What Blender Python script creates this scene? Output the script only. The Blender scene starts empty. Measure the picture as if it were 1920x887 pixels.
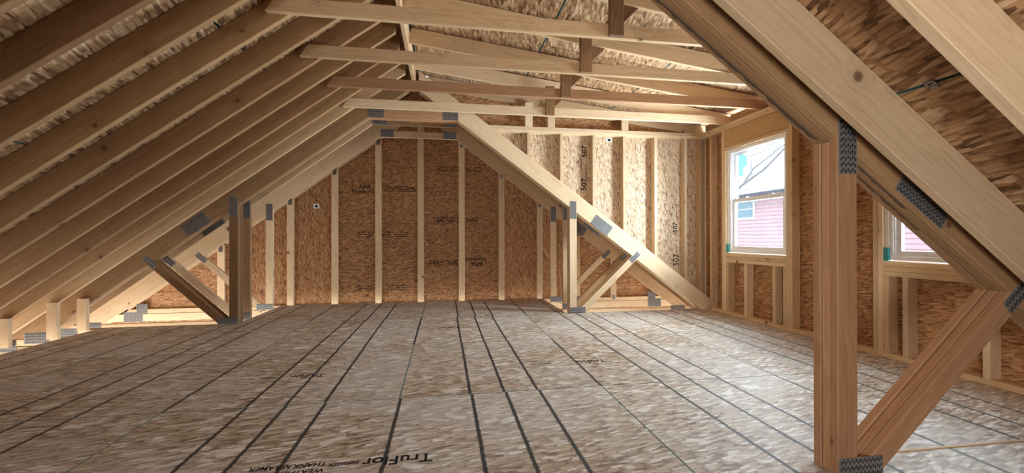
import bpy, math, random
from mathutils import Vector, Matrix
random.seed(7)
C = bpy.context.scene.collection
S = bpy.context.scene

# ---------------------------------------------------------------- camera
CAM = Vector((0, 0, .92192))
YAW, PIT, ROL, FPX = .16113, .00255, -.00187, 786.04
fw = Vector((math.sin(YAW)*math.cos(PIT), math.cos(YAW)*math.cos(PIT), math.sin(PIT)))
rt = Vector((math.cos(YAW), -math.sin(YAW), 0)); up = rt.cross(fw)
r2 = rt*math.cos(ROL)+up*math.sin(ROL); u2 = -rt*math.sin(ROL)+up*math.cos(ROL)
cd = bpy.data.cameras.new('camera'); cam = bpy.data.objects.new('camera', cd); C.objects.link(cam)
cd.sensor_width = 36; cd.lens = FPX/1920*36; cd.clip_start = .02
cam.matrix_world = Matrix(((r2.x, u2.x, -fw.x, CAM.x), (r2.y, u2.y, -fw.y, CAM.y), (r2.z, u2.z, -fw.z, CAM.z), (0, 0, 0, 1)))
S.camera = cam

# ---------------------------------------------------------------- sky, daylight, exposure
S.view_settings.view_transform = 'Standard'; S.view_settings.look = 'None'
S.view_settings.exposure = 0.0; S.view_settings.gamma = 1.0
W = bpy.data.worlds.new('sky'); S.world = W; W.use_nodes = True
bg = W.node_tree.nodes['Background']; bg.inputs[0].default_value = (.90, .95, 1.0, 1); bg.inputs[1].default_value = 4.5

def opening(name, loc, direction, sx, sy):
    """A portal over an opening of the shell: it only tells the renderer where the sky's light comes in."""
    l = bpy.data.lights.new(name, 'AREA'); l.shape = 'RECTANGLE'; l.size = sx; l.size_y = sy; l.cycles.is_portal = True
    o = bpy.data.objects.new(name, l); C.objects.link(o); o.location = loc
    o.rotation_euler = Vector(direction).to_track_quat('-Z', 'Y').to_euler(); return o
opening('opening_far_window', (3.46, 4.095, 1.345), (-1, 0, 0), .92, 1.24)
opening('opening_near_window', (3.46, 2.28, 1.345), (-1, 0, 0), .92, 1.24)
opening('opening_windowless_soffit', (-4.2, 2.0, -.15), (.25, 0, 1), 1.2, 9.0)
opening('opening_gable_soffit', (3.5, 5.8, -.15), (-.25, 0, 1), 1.2, 1.3)
opening('opening_rear', (-1.0, -1.63, .9), (0, 1, 0), .95, .8)  # over the opening added behind the camera to let in light
S.cycles.max_bounces = 12; S.cycles.diffuse_bounces = 7
def area(name, loc, target, sx, sy, watts, col):
    l = bpy.data.lights.new(name, 'AREA'); l.shape = 'RECTANGLE'; l.size = sx; l.size_y = sy; l.energy = watts; l.color = col
    o = bpy.data.objects.new(name, l); C.objects.link(o); o.location = loc
    o.rotation_euler = (Vector(target)-Vector(loc)).to_track_quat('-Z', 'Y').to_euler(); return o
for nm, y, k in (('far', 4.095, 1.35), ('near', 2.28, .58)):
    area('skylight_%s_window' % nm, (3.85, y, 1.5), (-1, y-.1, .6), .95, 1.2, 90*k, (.76, .89, 1))
    area('ground_light_%s_window' % nm, (3.85, y, .98), (-1, y-.1, 2.2), .95, 1.0, 240*k, (.90, .95, 1))
area('bright_ground_below_soffit', (-4.9, 3.4, -1.6), (-3.6, 3.4, .2), 6.5, 1.2, 270, (1, .94, .86))
area('bright_ground_below_gable_soffit', (4.2, 5.85, -1.4), (3.2, 5.85, .2), 1.2, 1.2, 60, (1, .95, .88))
area('added_rear_fill', (-1.0, -1.9, .85), (2.0, 1.2, 1.2), .95, .8, 48, (1, .96, .93)).data.spread = math.radians(105)  # added fill lamp at the rear opening, narrowed towards the window slope

# ---------------------------------------------------------------- materials
def mat(name):
    m = bpy.data.materials.new(name); m.use_nodes = True
    nt = m.node_tree; b = nt.nodes['Principled BSDF']; return m, nt, b
class NB:
    def __init__(s, nt): s.nt = nt
    def n(s, typ, **kw):
        nd = s.nt.nodes.new(typ)
        for k, v in kw.items(): setattr(nd, k, v)
        return nd
    def link(s, a, b): s.nt.links.new(a, b)
    def put(s, sock, v):
        if hasattr(v, 'is_output'): s.link(v, sock)
        else: sock.default_value = v
    def math(s, op, a, b=0.0, c=None):
        nd = s.n('ShaderNodeMath', operation=op); s.put(nd.inputs[0], a); s.put(nd.inputs[1], b)
        if c is not None: s.put(nd.inputs[2], c)
        return nd.outputs[0]
    def vmath(s, op, a, b):
        nd = s.n('ShaderNodeVectorMath', operation=op); s.put(nd.inputs[0], a); s.put(nd.inputs[1], b); return nd.outputs[0]
    def mapping(s, v, rot=(0, 0, 0), scale=(1, 1, 1)):
        nd = s.n('ShaderNodeMapping'); s.link(v, nd.inputs[0]); nd.inputs['Rotation'].default_value = rot; nd.inputs['Scale'].default_value = scale
        return nd.outputs[0]
    def noise(s, v, scale=1, detail=2, dims='3D', rough=.5):
        nd = s.n('ShaderNodeTexNoise', noise_dimensions=dims); s.link(v, nd.inputs['Vector'])
        nd.inputs['Scale'].default_value = scale; nd.inputs['Detail'].default_value = detail; nd.inputs['Roughness'].default_value = rough
        return nd
    def vor(s, v, scale=1, dims='2D', feature='F1', dist='EUCLIDEAN', rnd=1):
        nd = s.n('ShaderNodeTexVoronoi', voronoi_dimensions=dims, feature=feature)
        if feature != 'DISTANCE_TO_EDGE': nd.distance = dist
        s.link(v, nd.inputs['Vector']); nd.inputs['Scale'].default_value = scale; nd.inputs['Randomness'].default_value = rnd
        return nd
    def ramp(s, f, stops, interp='LINEAR'):
        nd = s.n('ShaderNodeValToRGB'); s.link(f, nd.inputs[0]); cr = nd.color_ramp; cr.interpolation = interp
        while len(cr.elements) < len(stops): cr.elements.new(.5)
        for e, (p, c) in zip(cr.elements, stops): e.position = p; e.color = (*c, 1) if len(c) == 3 else c
        return nd.outputs[0]
    def mix(s, f, a, b, mode='MIX'):
        nd = s.n('ShaderNodeMix', data_type='RGBA', blend_type=mode); s.put(nd.inputs[0], f)
        for i, v in ((6, a), (7, b)):
            if hasattr(v, 'is_output'): s.link(v, nd.inputs[i])
            else: nd.inputs[i].default_value = (*v, 1)
        return nd.outputs[2]
    def sep(s, v):
        nd = s.n('ShaderNodeSeparateXYZ'); s.link(v, nd.inputs[0]); return nd.outputs
    def comb(s, x=0, y=0, z=0):
        nd = s.n('ShaderNodeCombineXYZ')
        for i, v in enumerate((x, y, z)): s.put(nd.inputs[i], v)
        return nd.outputs[0]
    def coords(s):
        tc = s.n('ShaderNodeTexCoord'); oi = s.n('ShaderNodeObjectInfo')
        r = oi.outputs['Random']
        off = s.comb(s.math('MULTIPLY', r, 71.3), s.math('MULTIPLY', r, 37.7), s.math('MULTIPLY', r, 53.1))
        return tc.outputs['Object'], s.vmath('ADD', tc.outputs['Object'], off), r
    def bump(s, h, strength, dist, bsdf):
        nd = s.n('ShaderNodeBump'); nd.inputs['Strength'].default_value = strength; nd.inputs['Distance'].default_value = dist
        s.link(h, nd.inputs['Height']); s.link(nd.outputs[0], bsdf.inputs['Normal'])

def lumber(name, dark, mid, light, rough=.62):
    m, nt, b = mat(name); q = NB(nt); P, V, R = q.coords()
    # knots sit in a stretched cell field along the board (local x is the grain)
    kn = q.vor(V, 5.2, '3D'); kd = kn.outputs['Distance']
    kr = q.sep(kn.outputs['Color'])
    keep = q.math('GREATER_THAN', kr[0], .42)
    size = q.math('MULTIPLY_ADD', kr[1], .08, .05)
    rel = q.math('DIVIDE', kd, size)
    knot = q.math('MULTIPLY', q.ramp(q.math('MULTIPLY', rel, .5), [(.40, (1, 1, 1)), (.55, (0, 0, 0))]), keep)
    halo = q.math('MULTIPLY', q.ramp(q.math('MULTIPLY', rel, .2), [(.2, (1, 1, 1)), (.75, (0, 0, 0))]), keep)
    wob = q.noise(q.mapping(V, scale=(1.2, 6, 6)), 1, 2)
    sx, sy, sz = q.sep(V)
    fld = q.math('ADD', q.math('MULTIPLY', wob.outputs['Fac'], .16), q.math('MULTIPLY', halo, .05))
    gv = q.comb(q.math('MULTIPLY', sx, .55), q.math('ADD', sy, fld), q.math('ADD', sz, fld))
    gr = q.noise(q.mapping(gv, scale=(1, 75, 75)), 1, 3, rough=.6)
    fine = q.noise(q.mapping(V, scale=(6, 320, 320)), 1, 1)
    blotch = q.noise(q.mapping(V, scale=(1.3, 4, 4)), 1, 1)
    f = q.math('ADD', q.math('MULTIPLY', gr.outputs['Fac'], .75), q.math('MULTIPLY', blotch.outputs['Fac'], .25))
    col = q.ramp(f, [(.26, dark), (.5, mid), (.76, light)])
    col = q.mix(q.math('MULTIPLY', q.math('SUBTRACT', fine.outputs['Fac'], .5), .5), col, (1, 1, 1), 'SOFT_LIGHT')
    tone = q.ramp(q.math('FRACT', q.math('MULTIPLY', R, 7.31)), [(0, (.80, .77, .74)), (.5, (1, .98, .95)), (1, (1.12, 1.12, 1.10))])
    col = q.mix(1.0, col, tone, 'MULTIPLY')
    col = q.mix(q.math('MULTIPLY', halo, .20), col, tuple(x*.6 for x in dark))
    col = q.mix(q.math('MULTIPLY', knot, .8), col, q.ramp(rel, [(.3, (.07, .03, .015)), (1, (.19, .09, .04))]))
    q.link(col, b.inputs['Base Color']); b.inputs['Roughness'].default_value = rough
    b.inputs['Specular IOR Level'].default_value = .3
    q.bump(f, .25, .002, b); return m
M = {}
M['pine'] = lumber('pale_pine', (.50, .35, .20), (.64, .48, .31), (.72, .57, .39))
M['fir'] = lumber('fir', (.42, .27, .14), (.55, .38, .22), (.64, .47, .30))
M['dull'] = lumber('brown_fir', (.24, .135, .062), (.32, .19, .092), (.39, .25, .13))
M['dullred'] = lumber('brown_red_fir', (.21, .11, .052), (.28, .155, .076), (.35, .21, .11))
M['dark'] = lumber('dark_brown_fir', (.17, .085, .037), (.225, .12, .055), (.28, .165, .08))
M['red'] = lumber('reddish_fir', (.30, .155, .075), (.40, .22, .115), (.48, .295, .165))
M['header'] = lumber('laminated_header', (.44, .28, .13), (.52, .34, .165), (.58, .39, .2))

def osb(name, ramp, lines=False, gloss=.6, big=1.0, bumpk=.5, wear=None, pale=.12, seams=False):
    m, nt, b = mat(name); q = NB(nt); P, V, R = q.coords()
    wv = q.noise(V, 5, 1, '2D')
    V2 = q.vmath('ADD', V, q.comb(0, q.math('MULTIPLY', q.math('SUBTRACT', wv.outputs['Fac'], .5), .02), 0))
    best = None
    for i, (ang, sx, sy) in enumerate(((.08, 5.5, 16), (-.45, 8, 27), (.6, 11, 32), (1.25, 9, 24), (-.2, 14, 56))):
        # each layer's flakes lie at their own angle
        mv = q.mapping(q.mapping(V2, rot=(0, 0, ang)), scale=(sx/big, sy/big, 1))
        v = q.vor(mv, 1, '2D', dist='CHEBYCHEV')
        s3 = q.sep(v.outputs['Color'])
        bias = (0, -.06, -.08, -.22, -.02)[i]
        h = q.math('ADD', s3[1], bias)
        c = s3[0]; e = v.outputs['Distance']
        if best is None: bh, bc, be = h, c, e
        else:
            g = q.math('GREATER_THAN', h, bh)
            bc = q.math('ADD', q.math('MULTIPLY', c, g), q.math('MULTIPLY', bc, q.math('SUBTRACT', 1, g)))
            be = q.math('ADD', q.math('MULTIPLY', e, g), q.math('MULTIPLY', be, q.math('SUBTRACT', 1, g)))
            bh = q.math('MAXIMUM', h, bh)
    grain = q.noise(q.mapping(V, scale=(14/big, 150/big, 1)), 1, 2, '2D')
    f = q.math('ADD', bc, q.math('MULTIPLY', q.math('SUBTRACT', grain.outputs['Fac'], .5), .3))
    col = q.ramp(f, ramp)
    edge = q.ramp(be, [(.40, (1, 1, 1)), (.56, (.52, .46, .42))])
    col = q.mix(.8, col, edge, 'MULTIPLY')
    # a scatter of loose pale flakes on top
    for ang, sx, sy in ((-.5, 4.2, 10), (.35, 5, 13)):
        v = q.vor(q.mapping(q.mapping(V, rot=(0, 0, ang)), scale=(sx/big, sy/big, 1)), 1, '2D', dist='CHEBYCHEV')
        s3 = q.sep(v.outputs['Color'])
        on = q.math('MULTIPLY', q.math('GREATER_THAN', s3[2], 1-pale), q.math('LESS_THAN', v.outputs['Distance'], q.math('MULTIPLY_ADD', s3[0], .18, .14)))
        col = q.mix(q.math('MULTIPLY', on, .75), col, q.ramp(f, [(0, tuple(x*.8 for x in ramp[-1][1])), (1, ramp[-1][1])]))
    # hairline cracks along the strands
    cv = q.noise(q.mapping(V, rot=(0, 0, .12), scale=(5/big, 26/big, 1)), 1, 3, '2D', .6)
    ck = q.ramp(q.math('ABSOLUTE', q.math('SUBTRACT', cv.outputs['Fac'], .5)), [(.004, (1, 1, 1)), (.016, (0, 0, 0))])
    cb_ = q.noise(V, 9, 1, '2D')
    ck = q.math('MULTIPLY', ck, q.ramp(cb_.outputs['Fac'], [(.42, (0, 0, 0)), (.6, (1, 1, 1))]))
    col = q.mix(q.math('MULTIPLY', ck, .6), col, tuple(x*1.2 for x in ramp[0][1]))
    tn = q.ramp(q.math('FRACT', q.math('MULTIPLY', R, 13.7)), [(0, (.86, .80, .74)), (.5, (1, .98, .96)), (1, (1.1, 1.12, 1.14))])
    col = q.mix(1.0, col, tn, 'MULTIPLY')
    if wear:
        wn = q.noise(V, 1.1, 3, '2D')
        col = q.mix(q.ramp(wn.outputs['Fac'], [(.42, (0, 0, 0)), (.62, (.6, .6, .6))]), col, q.mix(.5, col, wear))
    if lines:
        # printed fastening lines at 16, 19.2 and 24 inch centres, and the painted panel edges
        x, y, z = q.sep(P); jit = q.noise(q.mapping(V, scale=(60, 60, 1)), 1, 2, '2D')
        wob = q.noise(q.mapping(V, scale=(0, 9, 1)), 1, 1, '2D')
        u = q.math('ADD', x, q.math('MULTIPLY', q.math('SUBTRACT', wob.outputs['Fac'], .5), .006))
        u = q.math('ABSOLUTE', q.math('ADD', u, q.math('MULTIPLY', q.math('SUBTRACT', q.math('FRACT', q.math('MULTIPLY', R, 5.3)), .5), .022))); msk = None
        for k in (0, .4064, .6096, .8128):
            d = q.math('ABSOLUTE', q.math('SUBTRACT', u, k)); msk = d if msk is None else q.math('MINIMUM', msk, d)
        msk = q.math('ADD', msk, q.math('MULTIPLY', q.math('SUBTRACT', jit.outputs['Fac'], .5), .010))
        ln = q.ramp(msk, [(.0075, (1, 1, 1)), (.0100, (0, 0, 0))])
        # lines stop short of the sheet's long edges
        ye = q.math('LESS_THAN', q.math('ABSOLUTE', y), .604)
        col = q.mix(q.math('MULTIPLY', q.math('MULTIPLY', ln, ye), .96), col, (.022, .022, .024))
        ex = q.math('GREATER_THAN', q.math('ADD', q.math('ABSOLUTE', x), q.math('MULTIPLY', jit.outputs['Fac'], .006)), 1.2175)
        ey = q.math('GREATER_THAN', q.math('ADD', q.math('ABSOLUTE', y), q.math('MULTIPLY', jit.outputs['Fac'], .006)), .6085)
        col = q.mix(q.math('MULTIPLY', q.math('MAXIMUM', ex, ey), .75), col, (.05, .17, .16))
    if seams:
        ye = q.math('GREATER_THAN', q.math('ADD', q.math('ABSOLUTE', q.sep(P)[1]), q.math('MULTIPLY', cb_.outputs['Fac'], .006)), .6075)
        col = q.mix(q.math('MULTIPLY', ye, .8), col, (.04, .13, .12))
    q.link(col, b.inputs['Base Color']); b.inputs['Roughness'].default_value = gloss
    b.inputs['Specular IOR Level'].default_value = .35
    q.bump(q.math('ADD', bh, q.math('MULTIPLY', grain.outputs['Fac'], .3)), bumpk, .004, b); return m
M['osb'] = osb('strand_board', [(0, (.14, .055, .022)), (.07, (.28, .13, .052)), (.3, (.37, .185, .077)), (.75, (.44, .235, .103)), (1, (.56, .345, .18))], big=.62, pale=.06)
M['osb_roof'] = osb('roof_strand_board', [(0, (.11, .055, .025)), (.10, (.25, .135, .062)), (.4, (.385, .225, .112)), (.75, (.47, .30, .16)), (1, (.60, .44, .28))], big=1.0, bumpk=.7, pale=.05, seams=True)
M['osb_pale'] = osb('pale_strand_board', [(0, (.17, .085, .045)), (.06, (.42, .28, .17)), (.22, (.57, .42, .275)), (.6, (.64, .50, .345)), (1, (.74, .61, .46))], big=.6, pale=.08)
M['osb_floor'] = osb('floor_strand_board', [(0, (.20, .14, .09)), (.10, (.35, .265, .19)), (.42, (.47, .375, .28)), (.78, (.55, .46, .365)), (1, (.80, .77, .73))], lines=True, gloss=.58, wear=(.64, .63, .61), big=.8, pale=.08)

def plain(name, col, rough=.5, metal=0.0, spec=.5):
    m, nt, b = mat(name); q = NB(nt); P, V, R = q.coords()
    n = q.noise(V, 30, 2)
    q.link(q.mix(.25, col, q.ramp(n.outputs['Fac'], [(.3, tuple(x*.7 for x in col)), (.7, tuple(min(1, x*1.2) for x in col))])), b.inputs['Base Color'])
    b.inputs['Roughness'].default_value = rough; b.inputs['Metallic'].default_value = metal; b.inputs['Specular IOR Level'].default_value = spec
    return m
M['steel'] = plain('galvanised_steel', (.30, .30, .30), .42, .55)
M['steel_dark'] = plain('punched_slots', (.05, .05, .05), .5, .4)
M['vinyl'] = plain('white_vinyl', (.80, .80, .80), .35)
M['foam'] = plain('white_sealant', (.78, .75, .70), .7)
M['teal'] = plain('teal_tape', (.02, .26, .27), .5)
M['barkedge'] = plain('bark_edge', (.085, .05, .03), .9)
M['lightstop'] = plain('dark_light_stop', (.03, .04, .045), .9)  # dark backing sheets added to stop light leaking through panel seams
M['ink'] = plain('black_ink', (.018, .016, .015), .8, spec=.1)
M['tagwhite'] = plain('white_label', (.75, .75, .75), .6)
sm, nt, b = mat('translucent_blue_sticker'); q = NB(nt); nt.nodes.remove(b)
d1 = q.n('ShaderNodeBsdfDiffuse'); d1.inputs[0].default_value = (.30, .50, .68, 1); d2 = q.n('ShaderNodeBsdfTranslucent'); d2.inputs[0].default_value = (.25, .48, .68, 1)
mx = q.n('ShaderNodeMixShader'); mx.inputs[0].default_value = .5; q.link(d1.outputs[0], mx.inputs[1]); q.link(d2.outputs[0], mx.inputs[2]); q.link(mx.outputs[0], nt.nodes['Material Output'].inputs[0])
M['bluepaper'] = sm
M['siding'] = plain('rose_siding', (.46, .31, .36), .7)
M['trimwhite'] = plain('white_trim', (.75, .78, .8), .6)
M['shingle'] = plain('grey_blue_fascia', (.12, .18, .28), .8)
M['bark'] = plain('grey_bark', (.20, .22, .26), .9)
M['soil'] = plain('pale_dry_ground', (.46, .42, .36), .95)
M['farglass'] = plain('blue_grey_glass', (.10, .20, .27), .12)
gm, nt, b = mat('clear_glass'); q = NB(nt); nt.nodes.remove(b)
tr = q.n('ShaderNodeBsdfTransparent'); tr.inputs[0].default_value = (.93, .97, .985, 1); gl = q.n('ShaderNodeBsdfGlossy'); gl.inputs['Roughness'].default_value = .02
mx = q.n('ShaderNodeMixShader')
mx.inputs[0].default_value = .05; q.link(tr.outputs[0], mx.inputs[1]); q.link(gl.outputs[0], mx.inputs[2]); q.link(mx.outputs[0], nt.nodes['Material Output'].inputs[0])
M['glass'] = gm

# ---------------------------------------------------------------- helpers
def link(o, parent):
    C.objects.link(o)
    if parent is not None:
        o.parent = parent; o.matrix_parent_inverse = Matrix.Translation(-WLOC[parent.name])
    return o
WLOC = {}
def thing(name, label, cat, loc, group=None, kind=None):
    o = bpy.data.objects.new(name, None); o.empty_display_size = .1; C.objects.link(o); o.location = loc
    o['label'] = label; o['category'] = cat
    if group: o['group'] = group
    if kind: o['kind'] = kind
    WLOC[o.name] = Vector(loc); return o
def make(name, verts, faces, mats, parent, mw=None, idx=None):
    me = bpy.data.meshes.new(name); me.from_pydata(verts, [], faces); me.update()
    for m in (mats if isinstance(mats, (list, tuple)) else [mats]): me.materials.append(m)
    if idx: me.polygons.foreach_set('material_index', idx)
    o = bpy.data.objects.new(name, me)
    sub = parent is not None and parent.type == 'MESH'
    C.objects.link(o)
    if parent is not None:
        o.parent = parent
        o.matrix_parent_inverse = parent_world(parent).inverted()
    o.matrix_basis = mw or Matrix.Identity(4)
    MW[o.name] = mw or Matrix.Identity(4); return o
MW = {}
def parent_world(p):
    return Matrix.Translation(WLOC[p.name]) if p.name in WLOC else MW[p.name]
def frame_mat(o, x, y):
    x = Vector(x).normalized(); y = Vector(y); z = x.cross(y).normalized(); y = z.cross(x)
    return Matrix(((x.x, y.x, z.x, o[0]), (x.y, y.y, z.y, o[1]), (x.z, y.z, z.z, o[2]), (0, 0, 0, 1)))
def board(name, a, b, w, t, ydir, m, parent, ca=0., cb=0., ch=.0028):
    """A sawn board from a to b: w deep (along local z), t thick (along ydir), eased edges, ends cut at slopes ca and cb."""
    a = Vector(a); b = Vector(b); L = (b-a).length
    mw = frame_mat(a, b-a, ydir); y, z = t/2, w/2
    sec = [(-y+ch, -z), (y-ch, -z), (y, -z+ch), (y, z-ch), (y-ch, z), (-y+ch, z), (-y, z-ch), (-y, -z+ch)]
    vs = [(ca*s[1], *s) for s in sec]+[(L+cb*s[1], *s) for s in sec]
    fs = [tuple(range(7, -1, -1)), tuple(range(8, 16))]+[(i, (i+1) % 8, 8+(i+1) % 8, 8+i) for i in range(8)]
    # face winding: outward
    fs = [f[::-1] for f in fs]; fs = [f[::-1] for f in fs]
    return make(name, vs, fs, M[m] if isinstance(m, str) else m, parent, mw)
def box(name, lo, hi, m, parent, bev=.0):
    (x0, y0, z0), (x1, y1, z1) = lo, hi
    c = Vector(((x0+x1)/2, (y0+y1)/2, (z0+z1)/2)); hx, hy, hz = (x1-x0)/2, (y1-y0)/2, (z1-z0)/2
    vs = [(sx*hx, sy*hy, sz*hz) for sx in (-1, 1) for sy in (-1, 1) for sz in (-1, 1)]
    fs = [(0, 1, 3, 2), (4, 6, 7, 5), (0, 4, 5, 1), (2, 3, 7, 6), (0, 2, 6, 4), (1, 5, 7, 3)]
    return make(name, vs, fs, M[m], parent, Matrix.Translation(c))
def clip(poly, a, b, c):
    """keep the side a*x+b*y<=c"""
    out = []
    for i in range(len(poly)):
        p, r = poly[i], poly[(i+1) % len(poly)]; dp = a*p[0]+b*p[1]-c; dr = a*r[0]+b*r[1]-c
        if dp <= 0: out.append(p)
        if dp*dr < 0:
            k = dp/(dp-dr); out.append((p[0]+(r[0]-p[0])*k, p[1]+(r[1]-p[1])*k))
    return out
def sheet(name, poly, t, mw, m, parent, inset=.0015):
    """A sheet of board: polygon in its own x-y plane about its own centre, t thick below."""
    if len(poly) < 3: return None
    cx = sum(p[0] for p in poly)/len(poly); cy = sum(p[1] for p in poly)/len(poly)
    n = len(poly)
    vs = [(p[0], p[1], 0) for p in poly]+[(p[0], p[1], -t) for p in poly]
    area2 = sum(poly[i][0]*poly[(i+1) % n][1]-poly[(i+1) % n][0]*poly[i][1] for i in range(n))
    fs = [tuple(range(n)), tuple(range(2*n-1, n-1, -1))]+[(i, n+i, n+(i+1) % n, (i+1) % n) for i in range(n)]
    if area2 < 0: fs = [f[::-1] for f in fs]
    return make(name, vs, fs, M[m], parent, mw)
def rect(x0, x1, y0, y1, g=.0015): return [(x0+g, y0+g), (x1-g, y0+g), (x1-g, y1-g), (x0+g, y1-g)]
def plate(name, center, xdir, normal, w, h, parent, pitch=(.0095, .022)):
    """A punched truss plate with rows of bent teeth slots."""
    x = Vector(xdir).normalized(); n = Vector(normal).normalized(); y = n.cross(x)
    mw = frame_mat(center, x, y); hw, hh, t = w/2, h/2, .0012
    vs = [(sx*hw, sy*hh, sz*t) for sx in (-1, 1) for sy in (-1, 1) for sz in (-1, 1)]
    fs = [(0, 1, 3, 2), (4, 6, 7, 5), (0, 4, 5, 1), (2, 3, 7, 6), (0, 2, 6, 4), (1, 5, 7, 3)]; ix = [0]*6
    nx = max(2, int(w/pitch[0])-1); ny = max(2, int(h/pitch[1]))
    for j in range(ny):
        for i in range(nx):
            cx = -hw+(i+1)*w/(nx+1); cy = -hh+(j+.5)*h/ny+(.0035 if i % 2 else -.0035)
            a, bb = w/(nx+1)*.33, h/ny*.30
            k = len(vs); vs += [(cx-a, cy-bb, t+.0003), (cx+a, cy-bb, t+.0003), (cx+a, cy+bb, t+.0016), (cx-a, cy+bb, t+.0016)]
            fs.append((k, k+1, k+2, k+3)); ix.append(1)
            k = len(vs); vs += [(cx-a*.8, cy+bb, t+.0016), (cx+a*.8, cy+bb, t+.0016), (cx+a*.8, cy+bb*1.5, t+.0004), (cx-a*.8, cy+bb*1.5, t+.0004)]
            fs.append((k, k+1, k+2, k+3)); ix.append(0)
    return make(name, vs, fs, [M['steel'], M['steel_dark']], parent, mw, ix)
def text(body, name, center, xdir, ydir, size, parent, squash=1.0):
    cu = bpy.data.curves.new(name, 'FONT'); cu.body = body; cu.size = size; cu.align_x = 'CENTER'; cu.align_y = 'CENTER'; cu.extrude = .0002; cu.offset = size*.012
    cu.resolution_u = 3; cu.materials.append(M['ink'])
    o = bpy.data.objects.new(name, cu); C.objects.link(o)
    mw = frame_mat(center, xdir, ydir); o.parent = parent; o.matrix_parent_inverse = parent_world(parent).inverted(); o.matrix_basis = mw @ Matrix.Diagonal((squash, 1, 1, 1)); return o
def print_lines(x0, x1, rows, h, mw, parent):
    """small print too fine to read: rows of broken ink strokes lying on the sheet"""
    vs, fs = [], []
    for z in rows:
        x = x0
        while x < x1:
            l = random.uniform(.012, .05); e = min(x1, x+l); k = len(vs)
            if random.random() < .82:
                vs += [(x, z-h/2, .0006), (e, z-h/2, .0006), (e, z+h/2, .0006), (x, z+h/2, .0006)]; fs.append((k, k+1, k+2, k+3))
            x = e+random.uniform(.006, .014)
    o = make('small_print', vs, fs, M['ink'], parent, mw); o['kind'] = 'stuff'; return o
def pick(): return random.choice(('pine', 'fir', 'fir', 'pine', 'red'))

# ---------------------------------------------------------------- roof profile
SL = .74; XC = -.338; TH = math.atan(SL); CT, ST = math.cos(TH), math.sin(TH)
HALF, COL_HALF, COL_Z, CW = 1.855, .509, 2.286, .186
def ch(X): return COL_Z-SL*(abs(X-XC)-COL_HALF)          # underside of the rafters
VD = CW/CT                                                 # their vertical depth
RIDGE = ch(XC)+VD
UX, UY, UZ = Vector((1, 0, 0)), Vector((0, 1, 0)), Vector((0, 0, 1))
def chord(parent, side, Y, d0, d1, m, t=.0375, w=CW, drop=0., name='top_chord'):
    """a sloped roof member in the plane Y..Y+t, from d0 to d1 out from the ridge line"""
    def pt(d):
        X = XC+side*d; zb = ch(X)+drop
        return Vector((X+side*ST*w/2, Y+t/2, zb+CT*w/2))
    if side > 0:
        return board(name, pt(d0), pt(d1), w, t, UY, m, parent, -SL, -SL)
    return board(name, pt(d1), pt(d0), w, t, UY, m, parent, SL, SL)

# ---------------------------------------------------------------- floor
FLX, FRX, YF, YE = -3.48, 3.42, 4.94, 6.345
X0, YJ, PL, PW = .966, 2.482, 2.4384, 1.2192
floor = thing('floor', 'strand board subfloor with printed fastening lines and teal sheet edges', 'floor', (0, 2, 0), kind='structure')
panels = {}
for r in range(-3, 4):
    y0, y1 = YJ+(r-1)*PW, YJ+r*PW
    sh = PL/2 if r % 2 else 0
    for k in range(-3, 3):
        x0 = X0+sh+k*PL; x1 = x0+PL
        lo, hi = (FLX, FRX) if y0 < YF-.1 else (-2.19, 1.47)
        if x1 < lo+.05 or x0 > hi-.05: continue
        yy1 = min(y1, YE)
        if yy1-y0 < .05: continue
        cx, cy = (x0+x1)/2, (y0+y1)/2
        g = .002
        p = [(max(x0+g, lo)-cx, y0+g-cy), (min(x1-g, hi)-cx, y0+g-cy), (min(x1-g, hi)-cx, yy1-g-cy), (max(x0+g, lo)-cx, yy1-g-cy)]
        panels[r, k] = sheet('floor_panel', p, .018, Matrix.Translation((cx, cy, 0)), 'osb_floor', floor)
strip = board('joint_strip', (1.66, 1.515, .002), (3.2, 1.49, .002), .006, .012, UY, 'fir', floor, ch=.001)
nx, ny = Vector((-1, 0, 0)), Vector((0, -1, 0))
row0 = next(o for (r, k), o in panels.items() if r == 0 and X0+PL*k < -.3 < X0+PL*k+PL+PL/2)
def panel_at(x, y):
    for o in panels.values():
        c = MW[o.name].translation
        if abs(c.x-x) <= PL/2 and abs(c.y-y) <= PW/2: return o
for (tx, x, y, s, sq) in (('TruFlor', -.19, 1.80, .095, .95), ('pointSIX', -.405, 1.80, .038, .9), ('THANKAFRAMER', -.62, 1.815, .042, .9), ('WEATHER', -.56, 1.765, .042, .9),
                          ('TruFlor', -.90, 2.99, .095, .7), ('pointSIX', -1.12, 2.985, .035, 1), ('TruFlor', 1.07, 2.99, .095, .8), ('pointSIX', .70, 2.99, .035, 1.2), ('TruFlor', .05, 4.35, .085, .8)):
    text(tx, 'printed_stamp', (x, y, .0006), nx, ny, s, panel_at(x, y), sq)

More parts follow.
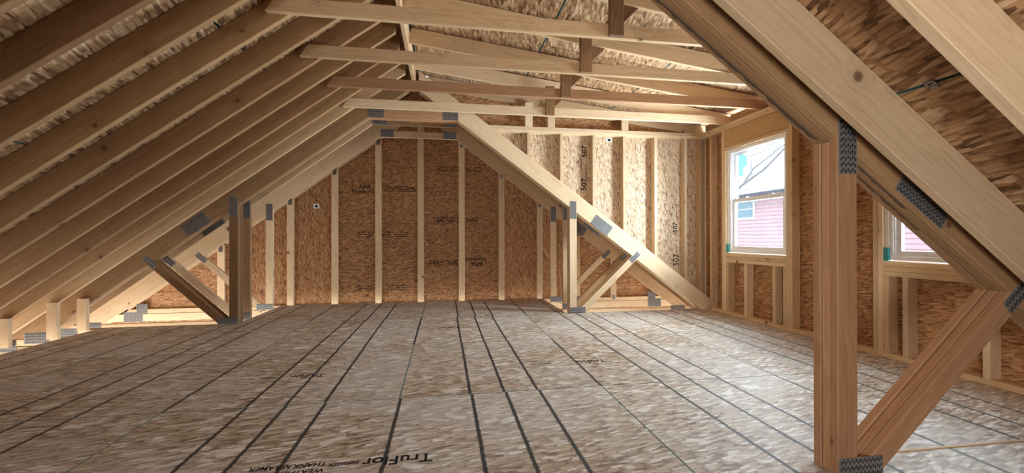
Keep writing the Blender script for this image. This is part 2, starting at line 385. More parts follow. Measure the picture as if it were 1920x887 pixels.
# ---------------------------------------------------------------- roof skin (ceiling)
ceiling = thing('ceiling', 'underside of the strand board roof sheathing above the rafters', 'ceiling', (0, 2, 2.9), kind='structure')
for side in (-1, 1):
    # local x runs along the ridge, local y down the slope
    down = Vector((side*CT, 0, -ST)); nrm = Vector((side*ST, 0, CT))
    org = Vector((XC, 0, RIDGE+.001+(.011/CT if side < 0 else 0)))
    for row in range(5):
        s0, s1 = row*1.222, min((row+1)*1.222, 5.3)
        if s1 <= s0: continue
        off = (0, 1.22)[row % 2]
        for k in range(-2, 4):
            y0, y1 = -2.6+off+k*2.44, -2.6+off+(k+1)*2.44
            segs = [(max(y0, -1.65), min(y1, 6.46))]
            if side > 0:   # the dormer interrupts this slope
                a, bb = segs[0]; segs = [(a, min(bb, 1.39)), (max(a, 5.05), bb)]
            for a, bb in segs:
                if bb-a < .05: continue
                c = org+down*((s0+s1)/2)+UY*((a+bb)/2)
                mw = frame_mat(c, UY, down)      # its z is UY x down
                h, v = (bb-a)/2-.0025, (s1-s0)/2-.0045
                p = [(-h, -v), (h, -v), (h, v), (-h, v)]
                z = UY.cross(down)
                o = sheet('sheathing_panel', [(x, y) for x, y in p], .011, mw, 'osb_roof', ceiling)
def skin(name, pts, off, m, par):
    n = len(pts); o = Vector(off); vs = [tuple(Vector(p)) for p in pts]+[tuple(Vector(p)+o) for p in pts]
    fs = [tuple(range(n)), tuple(range(2*n-1, n-1, -1))]+[(i, n+i, n+(i+1) % n, (i+1) % n) for i in range(n)]
    return make(name, vs, fs, M[m], par)
def slope_pt(side, d, y, h=.016):
    return (XC+side*d, y, RIDGE-SL*d+(h+.011)/CT)
skin('roof_light_stop', [slope_pt(-1, -.005, -1.65), slope_pt(-1, -.005, 6.47), slope_pt(-1, 4.36, 6.47), slope_pt(-1, 4.36, -1.65)], (0, 0, .004), 'lightstop', ceiling)  # unseen sheet added over the panels so no sky leaks through
for ya, yb in ((-1.65, 1.39), (5.16, 6.47)):
    skin('roof_light_stop', [slope_pt(1, 0, ya), slope_pt(1, 0, yb), slope_pt(1, 4.36, yb), slope_pt(1, 4.36, ya)], (0, 0, .004), 'lightstop', ceiling)  # same added light-blocking sheet on the window slope
def clipmetal(pos, side, par):
    """the little metal clip that joins two roof sheets at their edge"""
    down = Vector((side*CT, 0, -ST)); nrm = Vector((side*ST, 0, CT)); mw = frame_mat(pos, UY, down)
    vs, fs = [], []
    def bx(x0, x1, y0, y1, z0, z1):
        k = len(vs); vs.extend([(x, y, z) for x in (x0, x1) for y in (y0, y1) for z in (z0, z1)])
        fs.extend([(k, k+1, k+3, k+2), (k+4, k+6, k+7, k+5), (k, k+4, k+5, k+1), (k+2, k+3, k+7, k+6), (k, k+2, k+6, k+4), (k+1, k+5, k+7, k+3)])
    bx(-.016, .016, -.016, -.008, -.002, .002); bx(-.016, -.009, -.016, .016, -.002, .002); bx(.009, .016, -.016, .016, -.002, .002); bx(-.016, .016, .008, .016, -.002, .002)
    return make('panel_clip', vs, fs, M['steel'], par, mw)
for (y, side, row) in ((1.17, 1, 2), (2.21, -1, 2), (2.5, -1, 2), (.62, 1, 2)):
    d = row*1.222*CT; clipmetal(Vector((XC+side*d, y, RIDGE-SL*d-.004)), side, ceiling)
# the low slope of the dormer roof
DS = .125
def dz(X): return 2.735-DS*(X+.31)                       # underside of the dormer rafters
DT = .142
for (xa, xb) in ((-.3, .92), (.92, 2.14), (2.14, 3.36), (3.36, 3.62)):
    for (ya, yb) in ((1.39, 2.62), (2.62, 5.158)) if xa != .92 else ((1.39, 3.84), (3.84, 5.158)):
        ya2, yb2 = ya+.0015, yb-.0015
        c = Vector(((xa+xb)/2, (ya+yb)/2, dz((xa+xb)/2)+DT+.0115))
        mw = frame_mat(c, UY, Vector((1, 0, -DS)).normalized())
        sheet('sheathing_panel', rect(-(yb-ya)/2, (yb-ya)/2, -(xb-xa)/2*1.0077, (xb-xa)/2*1.0077, .004), .011, mw, 'osb_roof', ceiling)

skin('roof_light_stop', [(-.34, 1.385, dz(-.34)+DT+.017), (3.64, 1.385, dz(3.64)+DT+.017), (3.64, 5.165, dz(3.64)+DT+.017), (-.34, 5.165, dz(-.34)+DT+.017)], (0, 0, .004), 'lightstop', ceiling)  # added sheet blocking light at the dormer roof seams

# ---------------------------------------------------------------- trusses
def metal(parent, X, Z, Y, w, h, ang=0.):
    return plate('connector_plate', (X, Y-.0013, Z), (math.cos(ang), 0, math.sin(ang)), (0, -1, 0), w, h, parent)
def truss(name, label, Y, plies, half=HALF, dcol=COL_HALF, sides=(-1, 1), col_h=.14, mats=None, group=None, bottom=True, heel=True, web=True):
    t = thing(name, label, 'roof truss', (XC, Y, 0), group)
    mats = mats or {}
    for k in range(plies):
        y = Y+k*.0385; yc = y+.01875; jr = random.Random(k*17+int(Y*100)); j = (lambda: jr.uniform(-.005, .005)) if k else (lambda: 0.)
        for s in sides:
            chord(t, s, y, .0, 4.35, mats.get(('c', s), pick()), t=.0355 if plies > 1 else .0375, drop=j())
            # post: its head is bevelled to the chord's slope
            xc = XC+s*(half+.0445)+j(); ztop = ch(xc)-(.006 if k else 0)
            board('post', (xc, yc, -.02), (xc, yc, ztop), .089, .0355 if plies > 1 else .0375, UY, mats.get(('p', s), pick()), t, 0, SL*s)
            # diagonal web from the post's foot up to the chord
            if web:
                p0 = Vector((XC+s*(half+.089+.058), yc, .012)); p1 = Vector((XC+s*2.70, yc, .672))
                dr = (p1-p0).normalized(); p0 = p0-dr*.035; p1 = p1+dr*.02; jz = Vector((0, 0, 1))*(j()*1.4); p0 += jz; p1 += jz
                board('web', p0, p1, .080, .0355 if plies > 1 else .037, UY, mats.get(('w', s), pick()), t, 0, .02*s)
        # collar, ends cut to meet the chords
        h = col_h; zc = COL_Z+h/2; l = dcol-h/2/SL
        board('collar', (XC-l, yc, zc), (XC+l, yc, zc), h, .037, UY, mats.get('k', pick()), t, 1/SL, -1/SL)
        if bottom:
            for s in sides:
                board('bottom_chord', (XC+s*(half-.1), yc, -.064), (XC+s*4.15, yc, -.064), .089, .037, UY, mats.get('b', 'pine'), t)
    if plies:
        for s in sides:
            xc = XC+s*(half+.0445)
            metal(t, xc, ch(xc)+.00, Y, .082, .215)                                   # post head
            d = half+.37; X = XC+s*d; ang = -s*TH
            o = CW*.36
            metal(t, X+s*ST*o, ch(X)+CT*o, Y, .27, .135, ang)                            # chord splice
            p0 = Vector((XC+s*(half+.147), 0, .012)); p1 = Vector((XC+s*2.70, 0, .672)); dr = (p1-p0).normalized()
            pc = p1+dr*.0
            if web: metal(t, pc.x, pc.z, Y, .15, .062, math.atan2(dr.z, dr.x))        # web head
            metal(t, XC+s*(half+.10), .03, Y, .20, .075)                              # foot
            metal(t, XC+s*(dcol-.09), COL_Z+.055, Y, .175, .105)                       # collar ends
            if heel: metal(t, XC+s*3.46, -.055, Y, .21, .12)
    return t
near = truss('attic_truss', 'massive three-ply timber truss with dark punched plates and a thick free-standing post', 1.39, 3, half=1.833, sides=(1,),
             mats={('c', 1): 'dull', ('p', 1): 'red', ('w', 1): 'red', 'k': 'fir'})
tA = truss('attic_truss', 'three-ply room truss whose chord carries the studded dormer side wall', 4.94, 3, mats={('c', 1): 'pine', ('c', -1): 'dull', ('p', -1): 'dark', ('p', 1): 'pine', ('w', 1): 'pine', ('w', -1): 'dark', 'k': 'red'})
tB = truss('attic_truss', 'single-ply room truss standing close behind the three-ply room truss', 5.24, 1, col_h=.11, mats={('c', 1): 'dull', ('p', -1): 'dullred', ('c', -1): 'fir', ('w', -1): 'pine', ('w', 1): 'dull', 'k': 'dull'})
tC = truss('attic_truss', 'single-ply room truss standing last before the strand board gable wall', 5.88, 1, col_h=.09, mats={('c', 1): 'fir', ('c', -1): 'pine', ('p', -1): 'pine', ('p', 1): 'pine', ('w', -1): 'pine', ('w', 1): 'pine', 'k': 'pine'})

def bark_edge(name, x0, x1, y, wid, seed, par):
    rnd = random.Random(seed); n = 34; vs, fs = [], []
    for i in range(n+1):
        X = x0+(x1-x0)*i/n; zb = ch(X)-.0006; k = wid*(.35+.65*rnd.random())*(1 if 0 < i < n else .1)
        a = Vector((X, y-.018, zb)); nn = Vector((-ST, 0, -CT))
        vs += [tuple(a+nn*.0015), tuple(a+UY*k+nn*.0008), tuple(a+Vector((ST, 0, CT))*.012)]
    for i in range(n):
        p, r = 3*i, 3*i+3; fs += [(p, p+1, r+1, r), (p+2, p, r, r+2)]
    return make(name, vs, fs, M['barkedge'], par)
bark_edge('bark_edge', .62, 1.49, 1.39+.077+.0187, .026, 3, near); bark_edge('bark_edge', 1.52, 1.86, 1.39+.0385+.0187, .012, 5, near)
bark_edge('bark_edge', 1.60, 1.98, 1.39+.077+.0187, .018, 9, near)
# single rafters on the windowless slope, and two on the window slope
LY = [1.822, 2.117, 2.425, 2.735, 3.045, 3.37, 3.675, 3.985, 4.28, 4.585]
ORD = ['first', 'second', 'third', 'fourth', 'fifth', 'sixth', 'seventh', 'eighth', 'ninth', 'tenth', 'eleventh']
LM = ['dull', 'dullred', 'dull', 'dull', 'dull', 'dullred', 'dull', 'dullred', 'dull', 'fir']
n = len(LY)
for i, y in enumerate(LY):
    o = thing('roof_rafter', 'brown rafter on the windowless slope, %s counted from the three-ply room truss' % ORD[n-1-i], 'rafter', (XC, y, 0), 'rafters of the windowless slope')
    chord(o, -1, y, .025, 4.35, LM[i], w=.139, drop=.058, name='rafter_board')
    board('bottom_chord', (XC-3.05, y+.019, -.064), (XC-4.15, y+.019, -.064), .089, .037, UY, 'pine', o)
    metal(o, XC-3.42, -.01, y, .20, .105)
    if i in (8, 9):
        X = {8: -3.73, 9: -3.61}[i]
        board('short_stud', (X, y-.0195, -.018), (X, y-.0195, ch(X)+.08), .089, .0375, UY, 'pine', o)
board('short_stud', (-3.63, 4.94-.0195, -.018), (-3.63, 4.94-.0195, ch(-3.63)+.08), .089, .0375, UY, 'pine', tA)
for y, lab, m in ((1.275, 'pale knotty rafter on the window slope, running along the front of the thick free-standing post', 'pine'), (.905, 'smooth pale rafter on the window slope, crossing the bare sheathing above the other pale rafter', 'pine')):
    o = thing('roof_rafter', lab, 'rafter', (XC, y, 0), 'rafters of the window slope')
    chord(o, 1, y, .02, 4.35, m, name='rafter_board')

# ridge board, dormer rafters, ceiling joists
o = thing('ridge_board', 'long narrow ridge board where the rafters of both slopes meet', 'ridge board', (XC, 3, RIDGE-.3))
board('ridge_plank', (XC+.002, 1.2, RIDGE-.11), (XC+.002, 4.93, RIDGE-.11), .21, .037, UX, 'fir', o)
JY = [2.697, 3.332, 3.947, 4.547]; JZ = 2.278
HX = [(1.10, 1.20), (1.105, 1.21), (1.12, 1.218), (1.12, 1.215)]
for i, y in enumerate(JY):
    w = ORD[3-i]
    o = thing('ceiling_joist', 'horizontal ceiling joist across the dormer, %s counted from the studded side wall' % w, 'joist', (1, y, JZ), 'ceiling joists across the dormer')
    xl = (-1.02, -1.03, -1.0, -1.0)[i]
    zl = JZ+.0475
    board('joist_board', (xl, y+.019, zl), (3.40, y+.019, zl), .093, .0375, UY, ('fir', 'fir', 'red', 'pine')[i], o, SL*.9, 0)
    a, b2 = HX[i]; xm = (a+b2)/2
    board('hanger', (xm, y-.0195, JZ+.003), (xm, y-.0195, dz(xm)+.05), .098, .0375, UY, 'dark', o)
    # the diagonal brace rises from the hanger to the dormer rafter
    p0 = Vector((xm-.03, y+.0195, JZ+.098)); 
    p0 = Vector((b2-.02-.03, y+.0765, JZ+.085+.03)); p1 = Vector((b2+.20, y+.0765, JZ+.085+.275))
    board('brace', p0, p1, .089, .0375, UY, 'dark', o, 0, 0)
    r = thing('dormer_rafter', 'low-slope dormer rafter above the ceiling joist that is %s from the studded side wall' % w, 'rafter', (1, y+.05, dz(1)), 'low-slope dormer rafters')
    p0 = Vector((-.31, y+.0385+.019, dz(-.31)+DT/2)); p1 = Vector((3.62, y+.0385+.019, dz(3.62)+DT/2))
    board('rafter_board', p0, p1, .14, .0375, UY, ('fir', 'fir', 'fir', 'pine')[i], r, DS, DS)
o = thing('dormer_rafter', 'low-slope dormer rafter close to the three-ply free-standing truss', 'rafter', (1, 2.0, dz(1)), 'low-slope dormer rafters')
board('rafter_board', (-.31, 2.02, dz(-.31)+DT/2), (3.62, 2.02, dz(3.62)+DT/2), .14, .0375, UY, 'fir', o, DS, DS)

# ---------------------------------------------------------------- gable wall
wb = thing('wall_back', 'strand board gable wall with flat studs and printed panels', 'wall', (XC, 6.37, 0), kind='structure')
YO = 6.39
top_off = RIDGE+.0
cols = [(-4.6, -3.99, 0), (-3.99, -2.77, 0), (-2.77, -1.555, 1), (-1.555, .885, 0), (.885, 2.10, 1), (2.10, 3.32, 0), (3.32, 4.0, 0)]
gp = {}
for ci, (xa, xb, vert) in enumerate(cols):
    zs = [(-.35, 1.13), (1.13, 2.35), (2.35, 3.2)] if xb-xa > 2 else ([(-.35, 2.4), (2.4, 3.2)] if vert else [(-.35, .19), (.19, .50), (.5, 1.7)])
    for (za, zb) in zs:
        p = rect(xa, xb, za, zb, .002)
        for s in (-1, 1):   # clip to the roof line: z <= RIDGE - SL*s*(x-XC)
            p = clip(p, SL*s, 1, RIDGE+SL*s*XC)
        if len(p) < 3: continue
        cx, cz = (xa+xb)/2, (za+zb)/2
        if vert:
            # strands run upright: local x is world z
            pl = [(z-cz, -(x-cx)) for x, z in p]; mw = frame_mat((cx, YO, cz), UZ, -UX)
        else:
            pl = [(x-cx, z-cz) for x, z in p]; mw = frame_mat((cx, YO, cz), UX, UZ)
        o = sheet('sheathing_panel', pl, .011, mw, 'osb', wb); gp[ci, round(za, 2)] = o
skin('wall_light_stop', [(-4.7, YO+.013, -.35), (-4.7, YO+.013, -.2), (XC, YO+.013, RIDGE), (4.1, YO+.013, -.2), (4.1, YO+.013, -.35)], (0, .003, 0), 'lightstop', wb)  # unseen dark sheet added behind the gable panels against light leaks
cen = gp[3, 1.13]; cl = gp[3, -.35]
mwt = lambda z=0: frame_mat((0, YO-.0005, 0), UX, UZ)
text('APA', 'printed_stamp', (-1.14, YO-.0008, 1.665), UX, UZ, .095, cen); text('Norbord', 'printed_stamp', (-1.16, YO-.0008, 1.60), UX, UZ, .082, cen)
text('L', 'printed_stamp', (-1.31, YO-.0008, 1.645), UX, UZ, .15, cen, .35)
text('APA', 'printed_stamp', (.50, YO-.0008, .525), -UX, -UZ, .095, cl); text('Norbord', 'printed_stamp', (.48, YO-.0008, .59), -UX, -UZ, .082, cl)
text('L', 'printed_stamp', (.63, YO-.0008, .54), -UX, -UZ, .15, cl, .35)
def gx(px): return XC+(px-787)*.00755
for (pa, pb, za, zb, pr, nrow) in ((718, 776, 1.60, 1.69, cen, 4), (668, 764, .925, 1.02, cl, 3), (812, 900, 1.15, 1.235, cen, 4), (803, 859, .50, .59, cl, 4), (818, 907, 1.92, 2.0, cen, 3), (663, 762, .14, .23, cl, 3)):
    rows = [za+(zb-za)*(i+.5)/nrow for i in range(nrow)]
    print_lines(gx(pa), gx(pb), rows, .012, mwt(), pr)
box('paper_tag', (-1.845, YO-.002, 1.345), (-1.765, YO-.0003, 1.41), 'tagwhite', wb)
box('tag_print', (-1.825, YO-.003, 1.36), (-1.785, YO-.0021, 1.395), 'ink', wb)
GD = .089/CT
for s in (-1, 1):
    if s > 0: board('gable_chord', Vector((XC+s*ST*.0445, 6.369, RIDGE-GD+CT*.0445)), Vector((XC+s*4.4+s*ST*.0445, 6.369, RIDGE-GD-SL*4.4+CT*.0445)), .089, .0375, UY, 'fir', wb, -SL, -SL)
    else: board('gable_chord', Vector((XC+s*4.4+s*ST*.0445, 6.369, RIDGE-GD-SL*4.4+CT*.0445)), Vector((XC+s*ST*.0445, 6.369, RIDGE-GD+CT*.0445)), .089, .0375, UY, 'pine', wb, SL, SL)
for d in (0, -.605, .605, -1.21, 1.21, -1.806, 1.806, -2.41, 2.41, -2.70, 3.015):
    X = XC+d; zt = RIDGE-GD-SL*abs(d)
    board('stud', (X, 6.369, -.03), (X, 6.369, zt), .089, .0375, UY, random.choice(('pine', 'fir', 'pine')), wb, 0, SL*(1 if d > 0 else -1) if d else 0)
    if abs(d) > .3:
        metal(wb, X, zt-.01, 6.3505, .05, .09)
        metal(wb, X, -.03, 6.3505, .05, .07) if abs(d) > 2.2 else None
board('bottom_chord', (-4.3, 6.369, -.075), (3.7, 6.369, -.075), .089, .0375, UY, 'pine', wb)
for s in (-1, 1): metal(wb, XC+s*3.66, -.04, 6.35, .13, .16)
for s in (-1, 1):
    d = 1.62; metal(wb, XC+s*d, RIDGE-GD/2-SL*d, 6.35, .11, .06, -s*TH)

# the other gable, behind the camera, with an opening added to let in light
wf = thing('wall_front', 'strand board gable wall with an added opening that lets in light', 'wall', (XC, -1.6, 0), kind='structure')
for xa, xb, za, zb in ((-4.7, -1.55, -.3, 3.0), (-.45, 4.2, -.3, 3.0), (-1.55, -.45, 1.35, 3.0), (-1.55, -.45, -.3, .45)):
    p = rect(xa, xb, za, zb)
    for s_ in (-1, 1): p = clip(p, SL*s_, 1, RIDGE+SL*s_*XC)
    sheet('sheathing_panel', p, .011, frame_mat((0, -1.6, 0), UX, UZ), 'osb', wf)

# ---------------------------------------------------------------- dormer side wall (on the three-ply truss)
wc = thing('wall_dormer_side', 'studded dormer side wall of pale strand board', 'wall', (2, 5.1, 1), kind='structure')
YS, YOc, PT = 5.057, 5.147, 2.29
def rtop(X): return ch(X)+VD
for X in (1.03, 1.449, 1.873, 2.28, 2.711, 3.131):
    zb = rtop(X)+.035
    board('stud', (X, YS+.0445, zb), (X, YS+.0445, PT-.076), .0375, .089, UY, 'pine', wc, -SL if False else 0, 0)
board('stud', (3.43, YS+.0445, -.0), (3.43, YS+.0445, PT-.076), .0375, .089, UY, 'pine', wc)
board('stud', (3.345, YS+.0445, .0), (3.345, YS+.0445, PT-.076), .0375, .089, UY, 'fir', wc)
board('sole_plate', (.5, YS+.0445, rtop(.5)+.02), (3.33, YS+.0445, rtop(3.33)+.02), .0375, .089, UY, 'pine', wc)
for k in range(2):
    board('top_plate', (.45, YS+.0445, PT-.019-.038*k), (3.43, YS+.0445, PT-.019-.038*k), .0375, .089, UY, 'pine', wc)
for X in (1.035, 1.32, 2.29):
    board('cripple_stud', (X, YS+.0195, PT), (X, YS+.0195, dz(X)+.02), .095, .0375, UY, 'pine', wc)
board('end_rafter', (-.2, YS+.07, dz(-.2)+DT/2), (3.5, YS+.07, dz(3.5)+DT/2), .14, .0375, UY, 'fir', wc, DS, DS)
cp = []
for (xa, xb) in ((-.4, .82), (.82, 2.04), (2.04, 2.48), (2.48, 3.46)):
    p = rect(xa, xb, -.02, 2.30, .001); p = clip(p, -SL, -1, -(RIDGE+SL*XC)+.03)
    if len(p) > 2:
        cx, cz = (xa+xb)/2, 1.2
        cp.append(sheet('sheathing_panel', [(z-cz, -(x-cx)) for x, z in p], .011, frame_mat((cx, YOc, cz), UZ, -UX), 'osb_pale', wc))
    p = rect(xa, xb, 2.30, 3.0, .001); p = clip(p, DS, 1, 2.735-DS*.31+DT)
    if len(p) > 2:
        cx = (xa+xb)/2
        sheet('sheathing_panel', [(x-cx, z-2.4) for x, z in p], .011, frame_mat((cx, YOc, 2.4), UX, UZ), 'osb', wc)
p = clip(clip(rect(-.4, 3.46, 0, 3), -SL, -1, -(RIDGE+SL*XC)+.03), DS, 1, 2.735-DS*.31+DT)
skin('wall_light_stop', [(x, YOc+.0125, z) for x, z in p], (0, .003, 0), 'lightstop', wc)  # dark sheet added behind the side wall to close see-through seams
for (x, z, s, body) in ((1.775, 1.60, .11, '507'), (1.78, 2.02, .10, '507'), (3.045, .62, .11, '507'), (3.035, 1.05, .09, '507')):
    text(body, 'printed_stamp', (x, YOc-.0008, z), UZ, -UX, s, cp[min(len(cp)-1, 1 if x < 2.04 else 3)])
for (x, z) in ((1.80, 1.78), (1.73, 1.85), (3.05, .80), (3.05, 1.28)):
    print_lines(z-.09, z+.09, [-x], .010, frame_mat((0, YOc-.0005, 0), UZ, -UX), cp[1 if x < 2.04 else 3])
box('paper_tag', (2.07, YOc-.002, 2.155), (2.15, YOc-.0003, 2.205), 'tagwhite', wc)
box('tag_print', (2.09, YOc-.003, 2.165), (2.13, YOc-.0021, 2.195), 'ink', wc)
# the matching side wall over the free-standing truss
wn = thing('wall_dormer_front', 'dormer side wall above the free-standing truss', 'wall', (2, 1.5, 1), kind='structure')
p = clip(clip(rect(-.3, 3.46, 0, 3), -SL, -1, -(RIDGE+SL*XC)), DS, 1, 2.735-DS*.31+DT)
sheet('sheathing_panel', [(x, z) for x, z in p], .011, frame_mat((0, 1.50, 0), UX, UZ), 'osb', wn)

# ---------------------------------------------------------------- window wall
wr = thing('wall_right', 'framed window wall with studs, headers and sills over strand board', 'wall', (3.38, 3.2, 0), kind='structure')
XW, XM = 3.33, 3.3745
SILL, HEAD, WPT = .738, 1.957, 2.278
wins = ((3.650, 4.540), (1.834, 2.724))
def vst(Y, z0, z1, m=None, name='stud', t=.0375): board(name, (XM, Y, z0), (XM, Y, z1), t, .089, UX, m or random.choice(('pine', 'fir', 'pine')), wr)
board('bottom_plate', (XM, 1.51, .019), (XM, 5.05, .019), .0375, .089, UX, 'fir', wr)
for k in range(2): board('top_plate', (XM, 1.51, WPT-.019-.038*k), (XM, 5.05, WPT-.019-.038*k), .0375, .089, UX, 'pine', wr)
T0 = WPT-.0765
for Y in (4.83, 3.05, 1.60): vst(Y, .038, T0, 'fir')
for (ya, yb) in wins:
    vst(yb+.0195, .038, HEAD+.0, 'pine'); vst(yb+.058, .038, T0, 'pine')          # trimmer and king
    vst(ya-.0195, .038, HEAD+.0, 'pine'); vst(ya-.058, .038, T0, 'fir')
    board('header', (XM, ya-.038, (HEAD+.04+T0-.002)/2), (XM, yb+.038, (HEAD+.04+T0-.002)/2), T0-HEAD-.042, .086, UX, 'header', wr)
    board('header_plate', (XM, ya-.038, HEAD+.019), (XM, yb+.038, HEAD+.019), .0375, .089, UX, 'pine', wr)
    for k in range(3): board('window_sill', (XM, ya+.001, SILL-.019-.0383*k), (XM, yb-.001, SILL-.019-.0383*k), .0375, .089, UX, 'pine', wr)
    cz = SILL-.1155
    yl = [yb-.0195, ya+.165 if False else None]
    for Y in ((yb-.02, yb-.325, yb-.735, ya+.02) if ya > 3 else (yb-.02, yb-.155, yb-.62, ya+.02)): vst(Y, .038, cz, None, 'cripple_stud')
def wpan(ya, yb, za, zb, m='osb'):
    c = (3.421, (ya+yb)/2, (za+zb)/2); h, v = (yb-ya)/2-.001, (zb-za)/2-.001
    sheet('sheathing_panel', [(-h, -v), (h, -v), (h, v), (-h, v)], .011, frame_mat(c, -UY, UZ), m, wr)
wpan(4.54, 5.2, -.02, 2.32); wpan(2.724, 3.65, -.02, 2.32); wpan(1.3, 1.834, -.02, 2.32)
for (ya, yb) in wins: wpan(ya, yb, -.02, SILL); wpan(ya, yb, HEAD, 2.32)
ys = [1.51]+[y+.02 for y in JY]+[5.05]
for a, b2 in zip(ys[:-1], ys[1:]):
    board('blocking', (3.41, a+.03, WPT+.055), (3.41, b2-.03, WPT+.055), .10, .037, UX, 'fir', wr)
# windows
def make_window(i, ya, yb, label):
    w = thing('window_%d' % i, label, 'window', (3.39, (ya+yb)/2, SILL), kind='structure')
    y0, y1, z0, z1 = ya+.012, yb-.030, SILL+.008, HEAD-.014
    def ring(name, x0, x1, y0, y1, z0, z1, t, par, tb=None):
        tb = tb or t; vs, fs = [], []
        def bx(a, b):
            k = len(vs); vs.extend([(x, y, z) for x in (a[0], b[0]) for y in (a[1], b[1]) for z in (a[2], b[2])])
            fs.extend([(k, k+1, k+3, k+2), (k+4, k+6, k+7, k+5), (k, k+4, k+5, k+1), (k+2, k+3, k+7, k+6), (k, k+2, k+6, k+4), (k+1, k+5, k+7, k+3)])
        bx((x0, y0, z0), (x1, y0+t, z1)); bx((x0, y1-t, z0), (x1, y1, z1)); bx((x0, y0+t, z0), (x1, y1-t, z0+tb)); bx((x0, y0+t, z1-t), (x1, y1-t, z1))
        return make(name, vs, fs, M['vinyl'], par)
    ring('frame', 3.352, 3.43, y0, y1, z0, z1, .026, w)
    ring('frame_stop', 3.362, 3.372, y0+.026, y1-.026, z0+.026, z1-.026, .010, w)
    zm = (z0+z1)/2+.005
    up_ = ring('upper_sash', 3.405, 3.425, y0+.028, y1-.028, zm-.02, z1-.028, .034, w)
    lo_ = ring('lower_sash', 3.375, 3.400, y0+.028, y1-.028, z0+.028, zm+.02, .042, w)
    box('pane', (3.413, y0+.06, zm+.01), (3.417, y1-.06, z1-.06), 'glass', up_)
    box('pane', (3.386, y0+.068, z0+.068), (3.390, y1-.068, zm-.02), 'glass', lo_)
    for f in (.28, .72):
        yy = y0+(y1-y0)*f; box('sash_lock', (3.372, yy-.03, zm+.018), (3.398, yy+.03, zm+.032), 'vinyl', lo_)
    box('sealant', (3.345, y1, z0), (3.42, yb-.002, z1), 'foam', w)
    box('sealant', (3.345, y0, z1), (3.42, y1, HEAD-.002), 'foam', w)
    box('flashing_tape', (3.334, y1-.006, z0-.006), (3.36, yb-.001, z0+.095), 'teal', w)
    if i == 1:
        box('blue_sticker', (3.409, y1-.17, 1.63), (3.4125, y1-.09, 1.90), 'bluepaper', up_)
        box('blue_sticker', (3.409, y1-.23, 1.73), (3.4125, y1-.172, 1.86), 'bluepaper', up_)
        print_lines(1.66, 1.86, [-(y1-.11)], .012, frame_mat((3.4085, 0, 0), UZ, UY*-1), up_) if False else None
make_window(1, *wins[0], 'white double-hung window with blue glass stickers in the framed wall')
make_window(2, *wins[1], 'white double-hung window half hidden by the three-ply sloping chord')

# ---------------------------------------------------------------- outside
g = thing('ground', 'pale bare ground outside below the house', 'ground', (0, 0, -3), kind='structure')
make('ground_surface', [(-40, -40, 0), (60, -40, 0), (60, 60, 0), (-40, 60, 0)], [(0, 1, 2, 3)], M['soil'], g, Matrix.Translation((0, 0, -3)))
h = thing('neighbour_house', 'rose clapboard house with white gutter seen through the windows', 'house', (10.2, 9, -3))
box('wall', (10.05, 1, -3), (14, 17, 2.3), 'siding', h)
nb = 44
for i in range(nb):
    z = -3+i*.118
    ypts = ((1.0, 17.0),)
    for (a, b2) in ypts:
        vs = [(10.048, a, z), (10.02, a, z), (10.044, a, z+.124), (10.05, a, z+.124), (10.048, b2, z), (10.02, b2, z), (10.044, b2, z+.124), (10.05, b2, z+.124)]
        fs = [(0, 1, 2, 3), (7, 6, 5, 4), (1, 5, 6, 2), (0, 4, 5, 1), (3, 2, 6, 7)]
        make('siding_board', vs, fs, M['siding'], h)
wv = box('window', (9.99, 12.22, 1.50), (10.06, 13.05, 2.17), 'trimwhite', h)
box('pane', (9.975, 12.30, 1.58), (9.989, 12.97, 1.84), 'farglass', wv); box('pane', (9.975, 12.30, 1.87), (9.989, 12.97, 2.10), 'farglass', wv)
wv = box('window', (9.99, 5.6, .9), (10.06, 6.5, 2.1), 'trimwhite', h)
box('pane', (9.975, 5.68, .98), (9.989, 6.42, 1.48), 'farglass', wv); box('pane', (9.975, 5.68, 1.52), (9.989, 6.42, 2.02), 'farglass', wv)
box('soffit_board', (9.6, 1, 2.28), (10.1, 17, 2.31), 'shingle', h); box('gutter', (9.52, 1, 2.31), (9.62, 17, 2.44), 'trimwhite', h)
make('roof', [(9.6, 1, 2.44), (9.6, 17, 2.44), (12.2, 17, 3.0), (12.2, 1, 3.0), (9.6, 1, 2.40), (9.6, 17, 2.40), (12.2, 17, 2.5), (12.2, 1, 2.5)],
     [(0, 1, 2, 3), (7, 6, 5, 4), (0, 3, 7, 4), (1, 5, 6, 2), (2, 6, 7, 3), (0, 4, 5, 1)], M['trimwhite'], h)
tree = thing('bare_tree', 'leafless tree with thin pale branches crossing the window view', 'tree', (6.9, 10.6, -3))
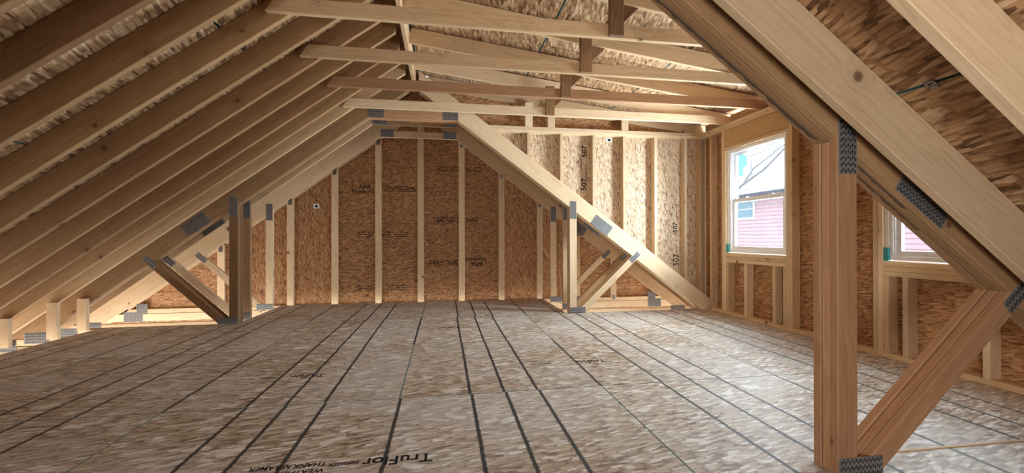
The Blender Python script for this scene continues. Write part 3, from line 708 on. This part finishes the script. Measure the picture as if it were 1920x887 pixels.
def tube(name, pts, rads, parent):
    vs, fs = [], []; ns = 6
    for i, p in enumerate(pts):
        p = Vector(p); d = (Vector(pts[min(i+1, len(pts)-1)])-Vector(pts[max(i-1, 0)])).normalized()
        a = d.cross(Vector((.3, .2, 1))).normalized(); b = d.cross(a)
        for k in range(ns):
            t = 2*math.pi*k/ns; vs.append(tuple(p+(a*math.cos(t)+b*math.sin(t))*rads[i]))
    for i in range(len(pts)-1):
        for k in range(ns):
            fs.append((i*ns+k, i*ns+(k+1) % ns, (i+1)*ns+(k+1) % ns, (i+1)*ns+k))
    fs.append(tuple(range(ns-1, -1, -1))); fs.append(tuple(range((len(pts)-1)*ns, len(pts)*ns)))
    return make(name, vs, fs, M['bark'], parent)
tube('trunk', [(6.9, 10.6, -3), (6.95, 10.5, -1), (6.9, 10.2, 1.0), (7.0, 9.6, 1.75)], [.2, .16, .12, .09], tree)
B = [([(7.0, 9.6, 1.75), (7, 9.09, 2.11), (7.05, 8.3, 2.44), (7, 7.65, 2.80), (6.9, 6.9, 3.2)], .040),
     ([(7.0, 9.6, 1.75), (7.1, 9.05, 2.2), (7.1, 8.7, 2.52), (7, 8.0, 2.72), (6.9, 7.3, 2.95)], .030),
     ([(7.05, 8.7, 2.3), (7, 8.66, 2.64), (7, 8.6, 2.95), (6.95, 8.7, 3.3)], .012),
     ([(7, 9.0, 2.85), (7, 8.5, 2.80), (7, 8.0, 2.86), (7, 7.6, 2.9)], .014),
     ([(7, 8.0, 2.75), (7.1, 7.85, 2.95), (7.1, 7.75, 3.3)], .014),
     ([(7.0, 8.3, 2.44), (6.9, 8.0, 2.5), (6.8, 7.5, 2.46)], .010),
     ([(6.9, 9.6, 1.1), (6.8, 9.0, 1.05), (6.8, 8.6, .98), (6.8, 8.1, .95)], .012),
     ([(6.9, 9.6, .5), (6.8, 9.0, .62), (6.8, 8.6, .60)], .010),
     ([(7.0, 9.3, 1.85), (6.9, 8.6, 1.75), (6.8, 7.9, 1.62), (6.8, 7.4, 1.60)], .012),
     ([(7.0, 9.6, 1.75), (6.7, 8.4, 2.0), (6.6, 7.6, 2.06)], .010)]
for pts, r in B:
    tube('branch', pts, [r*(1-.6*i/(len(pts)-1)) for i in range(len(pts))], tree)
